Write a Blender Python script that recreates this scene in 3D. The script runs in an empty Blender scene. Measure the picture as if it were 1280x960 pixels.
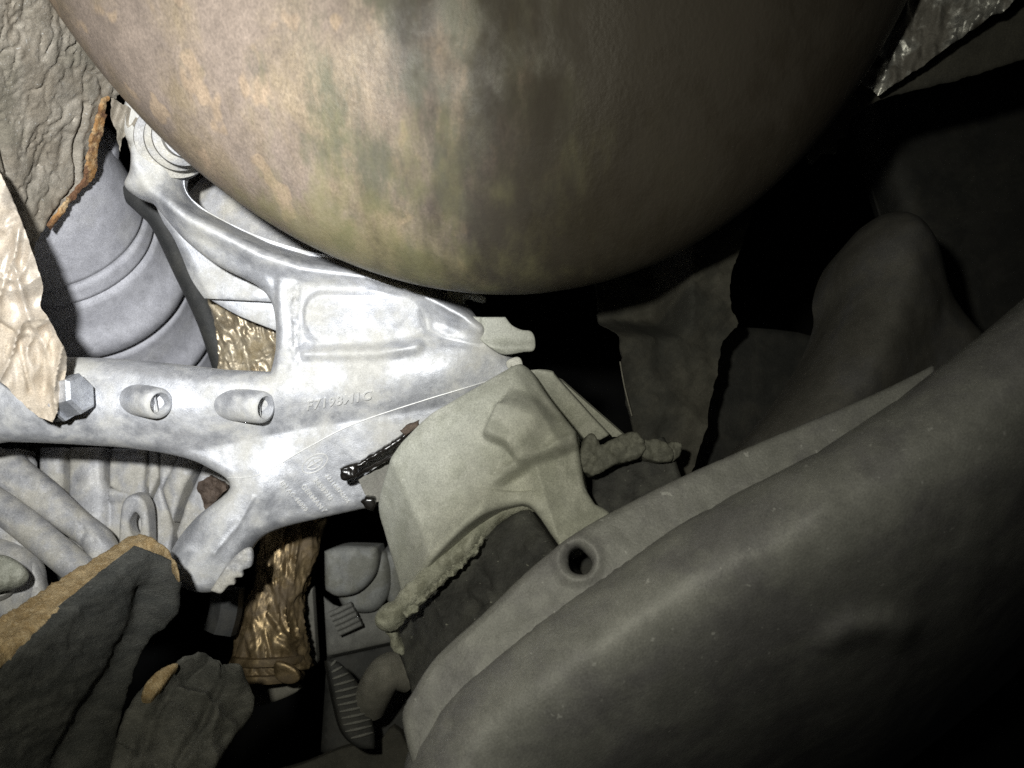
import bpy, bmesh, math, random
import numpy as np
from mathutils import Vector, Matrix
from mathutils.geometry import delaunay_2d_cdt
random.seed(5)
C = bpy.context.scene.collection
SC = bpy.context.scene

# ------------------------------------------------------------------ camera, world, lamps, exposure
F, CX, CY = 961.0, 640.0, 480.0            # phone main camera: focal length and centre in photo pixels
cam = bpy.data.cameras.new('camera')
cam.sensor_width = 36.0
cam.lens = 36.0 * F / 1280.0
cam.clip_start, cam.clip_end = 0.005, 20.0
cam.dof.use_dof = True
cam.dof.focus_distance = 0.40
cam.dof.aperture_fstop = 11
cam_o = bpy.data.objects.new('camera', cam)
C.objects.link(cam_o)
cam_o.rotation_euler = (math.pi / 2, 0, 0)  # at the origin, looking along +Y, +Z up
SC.camera = cam_o

W = bpy.data.worlds.new('World')
SC.world = W
W.use_nodes = True
W.node_tree.nodes['Background'].inputs[0].default_value = (0.8, 0.85, 0.9, 1)
W.node_tree.nodes['Background'].inputs[1].default_value = 0.003

def aim(o, loc, target):
    o.location = loc
    o.rotation_euler = (Vector(target) - Vector(loc)).to_track_quat('-Z', 'Y').to_euler()

def spot(name, loc, target, watts, col, size_deg, blend, radius):
    l = bpy.data.lights.new(name, 'SPOT')
    l.energy, l.color = watts, col
    l.spot_size, l.spot_blend = math.radians(size_deg), blend
    l.shadow_soft_size = radius
    o = bpy.data.objects.new(name, l)
    C.objects.link(o)
    aim(o, loc, target)

# the inspection torch held just left of and above the phone: a cool hot spot inside a warm, wide spill
TORCH = (-0.064, -0.015, 0.056)
spot('torch_beam', TORCH, (-0.180, 0.42, 0.064), 11.0, (0.93, 0.955, 1.0), 60, 1.0, 0.009)
spot('torch_spill', TORCH, (-0.085, 0.42, 0.035), 3.0, (1.0, 0.975, 0.80), 126, 1.0, 0.009)

SC.view_settings.view_transform = 'Standard'
SC.view_settings.look = 'None'
SC.view_settings.gamma = 1.0
SC.view_settings.exposure = 0.0
SC.cycles.use_denoising = False          # keep the fine grain of a phone picture taken in the dark
SC.cycles.max_bounces = 6
SC.cycles.sample_clamp_indirect = 4.0

# ------------------------------------------------------------------ numeric helpers
def P3(px, py, d):
    return np.array(((px - CX) / F * d, d, (CY - py) / F * d))

class Plane:
    """A real plane through three points (photo pixel, depth in metres)."""
    def __init__(s, a, b, c):
        A, B, Cc = P3(*a), P3(*b), P3(*c)
        n = np.cross(B - A, Cc - A)
        n /= np.linalg.norm(n)
        if n[1] > 0:
            n = -n
        s.o, s.n = A, n
        s.k = float(A @ n)
    def at(s, x, y, h=0.0):
        x, y = np.asarray(x, float), np.asarray(y, float)
        r = np.stack([(x - CX) / F, np.ones_like(x), (CY - y) / F], -1)
        t = s.k / (r @ s.n)
        return r * t[..., None] + np.asarray(h)[..., None] * s.n

def flat(d, slope_x=0.0, slope_y=0.0, c=(400, 480)):
    """plane at depth d at pixel c; slopes in metres of depth per 100 px to the right / downwards"""
    x, y = c
    return Plane((x, y, d), (x + 100, y, d + slope_x), (x, y + 100, d + slope_y))

def curve(pts, n=5, closed=True):
    """Catmull-Rom; a point with a third value is a corner"""
    p = [np.array(q[:2], float) for q in pts]
    cor = [len(q) > 2 for q in pts]
    N = len(p)
    out = []
    for i in range(N if closed else N - 1):
        a, b = p[i], p[(i + 1) % N]
        pm = p[i - 1] if (closed or i > 0) else a
        pp = p[(i + 2) % N] if (closed or i + 2 < N) else b
        ma = np.zeros(2) if cor[i] else (b - pm) * 0.5
        mb = np.zeros(2) if cor[(i + 1) % N] else (pp - a) * 0.5
        if cor[i] and cor[(i + 1) % N]:
            ma = mb = b - a
        for k in range(n):
            t = k / n
            h00, h10, h01, h11 = 2*t**3-3*t*t+1, t**3-2*t*t+t, -2*t**3+3*t*t, t**3-t*t
            out.append(h00*a + h10*ma + h01*b + h11*mb)
    if not closed:
        out.append(p[-1])
    return np.array(out)

def resample(poly, step):
    out = []
    N = len(poly)
    for i in range(N):
        a, b = poly[i], poly[(i + 1) % N]
        L = np.linalg.norm(b - a)
        m = max(1, int(round(L / step)))
        for k in range(m):
            out.append(a + (b - a) * k / m)
    o = [out[0]]
    for q in out[1:]:
        if np.linalg.norm(q - o[-1]) > 0.35 * step:
            o.append(q)
    if len(o) > 3 and np.linalg.norm(o[0] - o[-1]) < 0.35 * step:
        o.pop()
    return np.array(o)

def segdist(x, y, pl, closed=False):
    """distance to a polyline, and the parameter along it (0..1)"""
    x, y = np.asarray(x, float), np.asarray(y, float)
    pl = np.asarray(pl, float)
    M = len(pl) if closed else len(pl) - 1
    best = np.full(x.shape, 1e9)
    par = np.zeros(x.shape)
    for i in range(M):
        a, b = pl[i], pl[(i + 1) % len(pl)]
        d = b - a
        L2 = max(d @ d, 1e-9)
        t = np.clip(((x - a[0]) * d[0] + (y - a[1]) * d[1]) / L2, 0, 1)
        q = np.hypot(x - a[0] - t * d[0], y - a[1] - t * d[1])
        m = q < best
        best = np.where(m, q, best)
        par = np.where(m, (i + t) / M, par)
    return best, par

def inside(x, y, poly):
    x, y = np.asarray(x, float), np.asarray(y, float)
    r = np.zeros(x.shape, bool)
    N = len(poly)
    for i in range(N):
        x1, y1 = poly[i]
        x2, y2 = poly[(i + 1) % N]
        if y1 == y2:
            continue
        c = ((y1 > y) != (y2 > y)) & (x < (x2 - x1) * (y - y1) / (y2 - y1) + x1)
        r ^= c
    return r

def smooth(a, b, x):
    t = np.clip((x - a) / (b - a), 0, 1)
    return t * t * (3 - 2 * t)

def dome(t):
    return np.sqrt(np.clip(1 - np.clip(t, -1, 1) ** 2, 0, 1))

def _hash(i, j, s):
    n = (i * 374761393 + j * 668265263 + s * 974634777) & 0x7fffffff
    n = ((n ^ (n >> 13)) * 1274126177) & 0x7fffffff
    return ((n ^ (n >> 16)) & 0xffff) / 32768.0 - 1.0

def vnoise(x, y, s=0):
    x, y = np.asarray(x, float), np.asarray(y, float)
    i, j = np.floor(x).astype(np.int64), np.floor(y).astype(np.int64)
    u, v = x - i, y - j
    u, v = u*u*u*(u*(u*6-15)+10), v*v*v*(v*(v*6-15)+10)
    a, b = _hash(i, j, s), _hash(i + 1, j, s)
    c, d = _hash(i, j + 1, s), _hash(i + 1, j + 1, s)
    return (a*(1-u)+b*u)*(1-v) + (c*(1-u)+d*u)*v

def fbm(x, y, s=0, o=4):
    r, a = 0, 1.0
    for k in range(o):
        r = r + a * vnoise(x * 2**k + 17.3*k, y * 2**k - 9.1*k, s + k)
        a *= 0.5
    return r

def crumple(x, y, s=0, o=3):
    """sharp creased ridges, for foil"""
    r, a = 0, 1.0
    for k in range(o):
        wx, wy = vnoise(x*2**k*.7, y*2**k*.7, s+20+k), vnoise(x*2**k*.7+5, y*2**k*.7, s+40+k)
        n = vnoise(x * 2**k + .6*wx + 3.1*k, y * 2**k + .6*wy - 7.7*k, s + k)
        r = r + a * (1 - 2.2 * np.abs(n))
        a *= 0.5
    return r

# ------------------------------------------------------------------ object helpers
def finish(name, V, Fc, m, parent=None, sharp=48, origin=None, smooth_shade=True):
    V = np.asarray(V, float)
    o0 = np.array(origin) if origin is not None else V.mean(0)
    po = np.zeros(3)
    if parent is not None:
        q = parent
        while q is not None:
            po = po + np.array(q.location)
            q = q.parent
    me = bpy.data.meshes.new(name)
    me.from_pydata((V - o0).tolist(), [], [list(map(int, f)) for f in Fc])
    me.validate()
    bm = bmesh.new()
    bm.from_mesh(me)
    bmesh.ops.recalc_face_normals(bm, faces=bm.faces)
    bm.to_mesh(me)
    bm.free()
    if smooth_shade:
        me.polygons.foreach_set('use_smooth', [True] * len(me.polygons))
        me.set_sharp_from_angle(angle=math.radians(sharp))
    me.materials.append(m)
    o = bpy.data.objects.new(name, me)
    C.objects.link(o)
    o.location = Vector(o0 - po)
    if parent is not None:
        o.parent = parent
    return o

def tag(o, label=None, cat=None, group=None, kind=None):
    for k, v in (('label', label), ('category', cat), ('group', group), ('kind', kind)):
        if v:
            o[k] = v
    return o

def thing(name, loc, label, cat, group=None):
    o = bpy.data.objects.new(name, None)
    C.objects.link(o)
    o.empty_display_size = 0.02
    o.location = Vector(loc)
    return tag(o, label, cat, group)

def relief_mesh(plane, outline, holes=(), step=4.0, edge_r=0.0, edge_h=0.0, fn=None, ctrl=None, sm=0, thick=0.01, sheet=False, roll=None, rag=0.0, back=True):
    """A solid laid on a real plane: an outline with holes, a sculpted front, side walls and a back."""
    out = resample(np.asarray(outline, float), step)
    if rag:
        dx = vnoise(out[:, 0] / 7.0, out[:, 1] / 7.0, 3) + .7 * vnoise(out[:, 0] / 2.7, out[:, 1] / 2.7, 4)
        dy = vnoise(out[:, 0] / 7.0, out[:, 1] / 7.0, 13) + .7 * vnoise(out[:, 0] / 2.7, out[:, 1] / 2.7, 14)
        out = out + rag * np.stack([dx, dy], 1)
    loops = [out] + [resample(np.asarray(h, float), step * .8) for h in holes]
    pts, edges = [], []
    for L in loops:
        b = len(pts)
        pts += [tuple(p) for p in L]
        edges += [(b + i, b + (i + 1) % len(L)) for i in range(len(L))]
    def sd(x, y):
        d = np.full(x.shape, 1e9)
        ins = inside(x, y, loops[0])
        for i, L in enumerate(loops):
            d = np.minimum(d, segdist(x, y, L, True)[0])
            if i:
                ins &= ~inside(x, y, L)
        return np.where(ins, d, -d)
    x0, y0 = out.min(0)
    x1, y1 = out.max(0)
    gx, gy = [], []
    row = 0
    yy = y0
    while yy < y1:
        xs = np.arange(x0 + (row % 2) * step * .5, x1, step)
        gx.append(xs)
        gy.append(np.full(xs.shape, yy))
        yy += step * .866
        row += 1
    gx, gy = np.concatenate(gx), np.concatenate(gy)
    d = sd(gx, gy)
    keep = d > step * 0.6
    pts += list(zip(gx[keep], gy[keep]))
    if edge_r:
        for L in loops:
            t = np.roll(L, -1, 0) - np.roll(L, 1, 0)
            nn = np.stack([-t[:, 1], t[:, 0]], 1)
            nn /= np.linalg.norm(nn, axis=1)[:, None] + 1e-9
            for q in (0.06, 0.22):
                if edge_r * q < step * .6:
                    for sgn in (1, -1):
                        R = L + sgn * nn * edge_r * q
                        dd = sd(R[:, 0], R[:, 1])
                        pts += [tuple(p) for p in R[dd > edge_r * q * .8]]
    vs, es, fs, ov, oe, of = delaunay_2d_cdt([Vector(p) for p in pts], edges, [], 0, 1e-4)
    X = np.array([v[0] for v in vs])
    Y = np.array([v[1] for v in vs])
    T = np.array([list(f) for f in fs])
    cx, cy = X[T].mean(1), Y[T].mean(1)
    ins = inside(cx, cy, loops[0])
    for L in loops[1:]:
        ins &= ~inside(cx, cy, L)
    T = T[ins]
    d = np.maximum(sd(X, Y), 0)
    h = np.zeros(X.shape)
    if ctrl is not None:
        h += interp(ctrl, X, Y)
    if sm:
        E = np.concatenate([T[:, [0, 1]], T[:, [1, 2]], T[:, [2, 0]]])
        cnt = np.bincount(E.ravel(), minlength=len(X)).astype(float)
        for _ in range(sm):
            acc = np.bincount(E[:, 0], h[E[:, 1]], len(X)) + np.bincount(E[:, 1], h[E[:, 0]], len(X))
            h = np.where(cnt > 0, .35 * h + .65 * acc / np.maximum(cnt, 1), h)
    if fn is not None:
        h = h + fn(X, Y, d)
    if edge_r:
        h = h - edge_h * (1 - dome(1 - np.clip(d / edge_r, 0, 1)))
    front = plane.at(X, Y, h)
    if back:
        bk = (front - plane.n * thick) if sheet else plane.at(X, Y, np.full(X.shape, -thick))
        V = np.concatenate([front, bk])
    else:
        V = front
    n = len(X)
    Fc = [tuple(t) for t in T]
    E = {}
    for t in T:
        for a, b in ((t[0], t[1]), (t[1], t[2]), (t[2], t[0])):
            E[(a, b)] = E.get((a, b), 0) + 1
    if back:
        Fc += [(t[2] + n, t[1] + n, t[0] + n) for t in T]
        for (a, b) in list(E):
            if (b, a) not in E:
                Fc.append((b, a, a + n, b + n))
    used = np.unique(np.array([i for f in Fc for i in f]))
    mp = -np.ones(len(V), int)
    mp[used] = np.arange(len(used))
    return V[used], [[mp[i] for i in f] for f in Fc]

def interp(ctrl, X, Y):
    c = np.array(ctrl, float)
    vs, es, fs, *_ = delaunay_2d_cdt([Vector(p[:2]) for p in c], [], [], 0, 1e-4)
    h = np.zeros(X.shape)
    dm = np.full(X.shape, 1e9)
    for q in c:                                       # nearest control point for points outside the hull
        dd = np.hypot(X - q[0], Y - q[1])
        h = np.where(dd < dm, q[2], h)
        dm = np.minimum(dm, dd)
    vv = np.array([(v[0], v[1]) for v in vs])
    hh = np.array([c[np.argmin(np.hypot(c[:, 0] - v[0], c[:, 1] - v[1])), 2] for v in vv])
    for f in fs:
        a, b, e = (vv[i] for i in f)
        den = (b[1]-e[1])*(a[0]-e[0]) + (e[0]-b[0])*(a[1]-e[1])
        if abs(den) < 1e-9:
            continue
        w0 = ((b[1]-e[1])*(X-e[0]) + (e[0]-b[0])*(Y-e[1])) / den
        w1 = ((e[1]-a[1])*(X-e[0]) + (a[0]-e[0])*(Y-e[1])) / den
        w2 = 1 - w0 - w1
        m = (w0 >= -1e-6) & (w1 >= -1e-6) & (w2 >= -1e-6)
        h = np.where(m, w0*hh[f[0]] + w1*hh[f[1]] + w2*hh[f[2]], h)
    return h

def relief(name, m, plane, outline, parent=None, sharp=48, **k):
    V, Fc = relief_mesh(plane, outline, **k)
    return finish(name, V, Fc, m, parent, sharp)

def frame(ax):
    ax = ax / np.linalg.norm(ax)
    r = np.array((0, 0, 1.0)) if abs(ax[2]) < .9 else np.array((1.0, 0, 0))
    u = np.cross(ax, r); u /= np.linalg.norm(u)
    return u, np.cross(ax, u)

def sweep_mesh(path, radii, seg=16, fn=None, cap=True, squash=1.0):
    """a tube along a path of 3-D points, with its own radius at each point"""
    path = [np.asarray(p, float) for p in path]
    V, Fc = [], []
    u = None
    for i, p in enumerate(path):
        t = path[min(i+1, len(path)-1)] - path[max(i-1, 0)]
        t /= np.linalg.norm(t) + 1e-12
        if u is None:
            u, w = frame(t)
        u = u - t * (u @ t); u /= np.linalg.norm(u)
        w = np.cross(t, u)
        for k in range(seg):
            a = 2*math.pi*k/seg
            r = radii[i]
            if fn:
                r = r * fn(i/(len(path)-1), a)
            V.append(p + r*(math.cos(a)*u + squash*math.sin(a)*w))
    for i in range(len(path)-1):
        for k in range(seg):
            a, b = i*seg+k, i*seg+(k+1) % seg
            Fc.append((a, b, b+seg, a+seg))
    if cap:
        Fc.append(tuple(range(seg))[::-1])
        Fc.append(tuple(range((len(path)-1)*seg, len(path)*seg)))
    return V, Fc

def sweep(name, m, path, radii, parent=None, seg=16, sharp=48, **k):
    if np.isscalar(radii):
        radii = [radii]*len(path)
    V, Fc = sweep_mesh(path, radii, seg, **k)
    return finish(name, V, Fc, m, parent, sharp)

def path3(pts, n=6):
    """a smooth 3-D path through (pixel, pixel, depth) points"""
    q = np.array([P3(*p) for p in pts])
    out = []
    for i in range(len(q)-1):
        a, b = q[i], q[i+1]
        pm = q[i-1] if i else a
        pp = q[i+2] if i+2 < len(q) else b
        ma, mb = (b-pm)*.5, (pp-a)*.5
        for k in range(n):
            t = k/n
            out.append((2*t**3-3*t*t+1)*a + (t**3-2*t*t+t)*ma + (-2*t**3+3*t*t)*b + (t**3-t*t)*mb)
    out.append(q[-1])
    return out

def lathe(name, m, a, b, prof, parent=None, seg=40, sharp=40, rot=0.0, fn=None):
    """profile (t along a->b as a fraction, radius in metres) turned about the axis a->b"""
    a, b = np.asarray(a, float), np.asarray(b, float)
    u, w = frame(b - a)
    V, Fc = [], []
    for i, (t, r) in enumerate(prof):
        c = a + (b - a)*t
        for k in range(seg):
            g = 2*math.pi*k/seg + rot
            rr = r*(fn(t, g) if fn else 1)
            V.append(c + rr*(math.cos(g)*u + math.sin(g)*w))
    for i in range(len(prof)-1):
        for k in range(seg):
            p, q = i*seg+k, i*seg+(k+1) % seg
            Fc.append((p, q, q+seg, p+seg))
    Fc.append(tuple(range(seg))[::-1])
    Fc.append(tuple(range((len(prof)-1)*seg, len(prof)*seg)))
    return finish(name, V, Fc, m, parent, sharp)

# ------------------------------------------------------------------ materials
def mat(name, ca, cb, scale=60, metal=0.0, rough=0.6, rough2=None, bump=0.3, bscale=500, bdist=0.0006, speck=None, speck_scale=900, speck_at=0.62, dust=None, dust_scale=25, dust_lo=.45, dust_hi=.6, stretch=None, detail=6, contrast=(.38, .62), big=0.0, bigscale=60, spec=0.5, grit=.30, gscale=1500, patch=.22, pscale=130):
    m = bpy.data.materials.new(name)
    m.use_nodes = True
    nt = m.node_tree
    N, L = nt.nodes, nt.links
    bs = N['Principled BSDF']
    tc = N.new('ShaderNodeTexCoord')
    co = tc.outputs['Object']
    if stretch:
        mp = N.new('ShaderNodeMapping')
        mp.inputs['Scale'].default_value = stretch[:3]
        if len(stretch) > 3:
            mp.inputs['Rotation'].default_value = stretch[3:]
        L.new(co, mp.inputs[0])
        co = mp.outputs[0]
    def noise(s, det=detail, r=.6, dist=0.0):
        n = N.new('ShaderNodeTexNoise')
        n.inputs['Scale'].default_value = s
        n.inputs['Detail'].default_value = det
        n.inputs['Roughness'].default_value = r
        n.inputs['Distortion'].default_value = dist
        L.new(co, n.inputs['Vector'])
        return n.outputs[0]
    def step(v, a, b):
        r = N.new('ShaderNodeMapRange')
        r.interpolation_type = 'SMOOTHSTEP'
        r.inputs['From Min'].default_value, r.inputs['From Max'].default_value = a, b
        L.new(v, r.inputs[0])
        return r.outputs[0]
    def mix(f, a, b):
        x = N.new('ShaderNodeMix')
        x.data_type = 'RGBA'
        L.new(f, x.inputs[0])
        for s, v in ((x.inputs[6], a), (x.inputs[7], b)):
            if isinstance(v, tuple):
                s.default_value = (*v, 1)
            else:
                L.new(v, s)
        return x.outputs[2]
    f = step(noise(scale, dist=.4), *contrast)
    col = mix(f, ca, cb)
    fd = None
    if dust:
        fd = step(noise(dust_scale, 8, .65, .3), dust_lo, dust_hi)
        col = mix(fd, col, dust)
    if speck:
        fs = step(noise(speck_scale, 2), speck_at, speck_at + .06)
        col = mix(fs, col, speck)
    for amt, sc_, det in ((grit, gscale, 3), (patch, pscale, 8)):
        if not amt:
            continue
        g = N.new('ShaderNodeMapRange')
        g.inputs['From Min'].default_value, g.inputs['From Max'].default_value = .28, .72
        g.inputs['To Min'].default_value, g.inputs['To Max'].default_value = 1 - amt, 1 + amt
        L.new(noise(sc_, det, .7), g.inputs[0])
        x = N.new('ShaderNodeVectorMath'); x.operation = 'SCALE'
        L.new(col, x.inputs[0]); L.new(g.outputs[0], x.inputs['Scale'])
        col = x.outputs[0]
    L.new(col, bs.inputs['Base Color'])
    r = N.new('ShaderNodeMapRange')
    r.inputs['To Min'].default_value = rough
    r.inputs['To Max'].default_value = rough2 if rough2 is not None else rough
    L.new(noise(scale * 2.3), r.inputs[0])
    ro = r.outputs[0]
    bs.inputs['Specular IOR Level'].default_value = spec
    if fd is not None and metal > 0:
        q = N.new('ShaderNodeMath'); q.operation = 'MULTIPLY_ADD'
        L.new(fd, q.inputs[0]); q.inputs[1].default_value = -metal * .95; q.inputs[2].default_value = metal
        L.new(q.outputs[0], bs.inputs['Metallic'])
        q2 = N.new('ShaderNodeMath'); q2.operation = 'MULTIPLY_ADD'
        L.new(fd, q2.inputs[0]); q2.inputs[1].default_value = .35; L.new(ro, q2.inputs[2])
        ro = q2.outputs[0]
    else:
        bs.inputs['Metallic'].default_value = metal
    L.new(ro, bs.inputs['Roughness'])
    if bump:
        h = noise(bscale, 6, .65)
        if big:
            a = N.new('ShaderNodeMath'); a.operation = 'MULTIPLY_ADD'
            L.new(noise(bigscale, 4, .55, .6), a.inputs[0]); a.inputs[1].default_value = big; L.new(h, a.inputs[2])
            h = a.outputs[0]
        b = N.new('ShaderNodeBump')
        b.inputs['Strength'].default_value = bump
        b.inputs['Distance'].default_value = bdist
        L.new(h, b.inputs['Height'])
        L.new(b.outputs[0], bs.inputs['Normal'])
    return m

M = {}
M['cast'] = mat('cast_aluminium', (.47, .48, .51), (.66, .67, .70), 75, .62, .43, .56, .35, 1300, .0004, speck=(.72, .72, .73), speck_scale=1500, speck_at=.69, dust=(.53, .52, .485), dust_scale=26, dust_lo=.41, dust_hi=.66, big=.25, bigscale=300, contrast=(.33, .62), grit=.16, patch=.18, pscale=220)
M['cast_mark'] = mat('cast_marks', (.70, .70, .68), (.77, .76, .74), 200, .3, .4, .5, .1, 900, grit=.1, patch=.1)
M['cast_dusty'] = mat('dusty_cast_block', (.40, .40, .41), (.50, .49, .47), 60, .25, .5, .65, .4, 900, .0004, dust=(.47, .45, .40), dust_scale=30, speck=(.62, .62, .62), speck_scale=1500, speck_at=.68)
M['steel'] = mat('zinc_bolt_steel', (.55, .57, .62), (.66, .68, .72), 120, .7, .35, .5, .2, 900)
M['boot'] = mat('grey_dusty_rubber', (.48, .48, .52), (.55, .55, .59), 45, 0, .55, .75, .35, 1200, .0003, speck=(.42, .42, .45), speck_scale=1700, speck_at=.64, dust=(.52, .515, .51), dust_scale=18, dust_lo=.5, dust_hi=.75)
def stain_or_falloff(m, col, axis, lo, hi, wob, scale, stretch=(1, 1, 1), amount=1.0):
    """a burnt-on stain with a ragged border, fixed to the object"""
    nt = m.node_tree; N, L = nt.nodes, nt.links
    bs = N['Principled BSDF']
    old = bs.inputs['Base Color'].links[0].from_socket
    tc = N.new('ShaderNodeTexCoord'); mp = N.new('ShaderNodeMapping'); mp.inputs['Scale'].default_value = stretch
    L.new(tc.outputs['Object'], mp.inputs[0])
    n = N.new('ShaderNodeTexNoise'); n.inputs['Scale'].default_value = scale; n.inputs['Detail'].default_value = 7; n.inputs['Roughness'].default_value = .62
    L.new(mp.outputs[0], n.inputs['Vector'])
    sep = N.new('ShaderNodeSeparateXYZ'); L.new(tc.outputs['Object'], sep.inputs[0])
    a = N.new('ShaderNodeMath'); a.operation = 'MULTIPLY_ADD'
    L.new(n.outputs[0], a.inputs[0]); a.inputs[1].default_value = wob; L.new(sep.outputs[axis], a.inputs[2])
    r = N.new('ShaderNodeMapRange'); r.interpolation_type = 'SMOOTHSTEP'
    r.inputs['From Min'].default_value, r.inputs['From Max'].default_value = lo + wob*.5, hi + wob*.5
    r.inputs['To Max'].default_value = amount
    L.new(a.outputs[0], r.inputs[0])
    x = N.new('ShaderNodeMix'); x.data_type = 'RGBA'
    L.new(r.outputs[0], x.inputs[0]); L.new(old, x.inputs[6]); x.inputs[7].default_value = (*col, 1)
    L.new(x.outputs[2], bs.inputs['Base Color'])
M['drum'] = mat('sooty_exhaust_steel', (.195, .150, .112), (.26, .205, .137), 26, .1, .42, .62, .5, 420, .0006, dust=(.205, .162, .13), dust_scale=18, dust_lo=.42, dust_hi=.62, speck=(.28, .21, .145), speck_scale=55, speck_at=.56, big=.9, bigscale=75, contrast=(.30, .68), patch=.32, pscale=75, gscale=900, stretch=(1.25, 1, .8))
stain_or_falloff(M['drum'], (.085, .088, .056), 0, -.050, .030, .42, 42, (1.5, 1, .55), .8)
stain_or_falloff(M['drum'], (.20, .185, .085), 2, -.270, -.315, .14, 40, (1.8, 1, .7), .6)
stain_or_falloff(M['drum'], (.044, .036, .029), 0, -.050, .065, .24, 34, (1.7, 1, .45), .94)  # soot brown that also paints the torch's falloff across the drum's right side
M['foil'] = mat('dirty_quilted_foil', (.27, .235, .185), (.36, .325, .27), 55, .15, .55, .7, .6, 800, .0006, dust=(.20, .18, .14), dust_scale=26, dust_lo=.46, dust_hi=.66, speck=(.52, .51, .48), speck_scale=800, speck_at=.66)
M['foil_tan'] = mat('tan_foil', (.52, .455, .375), (.60, .54, .465), 30, .3, .40, .55, .15, 300, .0005, dust=(.48, .41, .32), dust_scale=25)
M['foil_gold'] = mat('bronze_foil', (.22, .16, .085), (.33, .245, .13), 60, .75, .30, .48, .3, 300, .0006, dust=(.13, .095, .055), dust_scale=40, dust_lo=.42, dust_hi=.6)
M['foil_brown'] = mat('brown_foil', (.34, .28, .19), (.45, .40, .31), 50, .6, .3, .48, .4, 300, .0006, dust=(.25, .2, .12), dust_scale=45)
M['foil_silver'] = mat('silver_embossed_foil', (.50, .50, .49), (.62, .62, .60), 40, .75, .28, .45, .5, 500, .0007, dust=(.17, .16, .145), dust_scale=60)
M['rust'] = mat('rusty_torn_rim', (.38, .20, .07), (.50, .36, .20), 150, 0, .8, .9, .8, 700, .0012, dust=(.16, .08, .04), dust_scale=90)
M['felt'] = mat('charcoal_felt', (.062, .064, .060), (.092, .093, .085), 60, 0, .95, 1, 1.0, 900, .0012, speck=(.14, .14, .135), speck_scale=900, speck_at=.63, stretch=(1, 1, 2.5, 0, .7, 0), spec=.1)
M['felt_pale'] = mat('dusty_felt', (.095, .095, .085), (.14, .138, .122), 50, 0, .95, 1, 1.0, 900, .0012, speck=(.2, .2, .185), speck_scale=900, speck_at=.63, stretch=(1, 1, 2.5, 0, .7, 0), spec=.1)
M['felt_edge'] = mat('tan_felt_edge', (.34, .24, .12), (.46, .35, .20), 180, 0, .95, 1, 1.0, 1100, .0012, speck=(.58, .47, .30), speck_scale=1100, speck_at=.6, spec=.1)
M['cap'] = mat('dusty_mount_shell', (.47, .475, .415), (.55, .55, .485), 34, 0, .5, .7, .3, 1000, .0004, dust=(.41, .415, .355), dust_scale=50, speck=(.60, .60, .54), speck_scale=420, speck_at=.68, big=.3, bigscale=160, patch=.18, pscale=90)
M['bead'] = mat('crusty_mount_lip', (.34, .345, .28), (.44, .44, .37), 120, 0, .6, .8, .8, 600, .0012, dust=(.24, .24, .19), dust_scale=90)
M['lump'] = mat('dusty_rubber_lumps', (.15, .15, .125), (.21, .21, .175), 70, 0, .6, .8, .5, 600, .0008, dust=(.12, .12, .10), dust_scale=60)
M['rubber'] = mat('scuffed_black_rubber', (.030, .030, .029), (.052, .052, .048), 60, 0, .55, .8, .7, 500, .0009, dust=(.085, .086, .076), dust_scale=55, dust_lo=.5, dust_hi=.72, speck=(.22, .22, .19), speck_scale=420, speck_at=.70, big=.6, bigscale=90)
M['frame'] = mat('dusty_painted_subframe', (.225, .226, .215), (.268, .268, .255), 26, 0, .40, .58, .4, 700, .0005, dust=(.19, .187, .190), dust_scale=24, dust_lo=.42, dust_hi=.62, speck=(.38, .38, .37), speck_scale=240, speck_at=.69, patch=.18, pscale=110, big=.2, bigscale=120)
M['frame_far'] = mat('dim_painted_arm', (.10, .096, .088), (.13, .125, .115), 26, 0, .55, .75, .4, 700, .0005, dust=(.11, .108, .11), dust_scale=24, patch=.18, pscale=110)  # subframe paint darkened, puts the arm's weaker light into its colour
M['tape'] = mat('glossy_black_sealant', (.008, .007, .006), (.016, .014, .012), 120, 0, .14, .3, .15, 350, .0006)
M['taped'] = mat('brown_sealant_crust', (.06, .04, .028), (.11, .08, .06), 160, 0, .6, .8, .9, 500, .0012)
M['greyplate'] = mat('grey_felt_patch', (.19, .185, .16), (.225, .215, .19), 60, 0, .8, .9, .3, 900)
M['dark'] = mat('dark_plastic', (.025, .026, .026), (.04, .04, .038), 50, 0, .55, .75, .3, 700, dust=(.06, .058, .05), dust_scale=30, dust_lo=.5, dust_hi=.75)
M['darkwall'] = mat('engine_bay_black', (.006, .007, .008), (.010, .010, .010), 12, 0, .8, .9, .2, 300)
M['panel'] = mat('woven_grey_panel', (.066, .063, .053), (.085, .081, .068), 30, 0, .8, .9, .4, 700, .0006, dust=(.042, .042, .038), dust_scale=12)
M['greybox'] = mat('grey_housing', (.21, .215, .205), (.26, .26, .24), 50, 0, .6, .75, .3, 600, dust=(.17, .17, .145), dust_scale=40)
M['white'] = mat('pale_plastic', (.62, .61, .54), (.70, .69, .62), 60, 0, .5, .65, .2, 600, dust=(.5, .49, .42), dust_scale=45)
M['stone'] = mat('grey_ridged_rubber', (.15, .15, .14), (.2, .2, .185), 80, 0, .7, .8, .3, 700)

# ------------------------------------------------------------------ the setting
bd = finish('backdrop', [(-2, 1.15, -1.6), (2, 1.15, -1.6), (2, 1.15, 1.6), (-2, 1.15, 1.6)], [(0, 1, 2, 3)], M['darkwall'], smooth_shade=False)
tag(bd, kind='structure')

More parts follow.
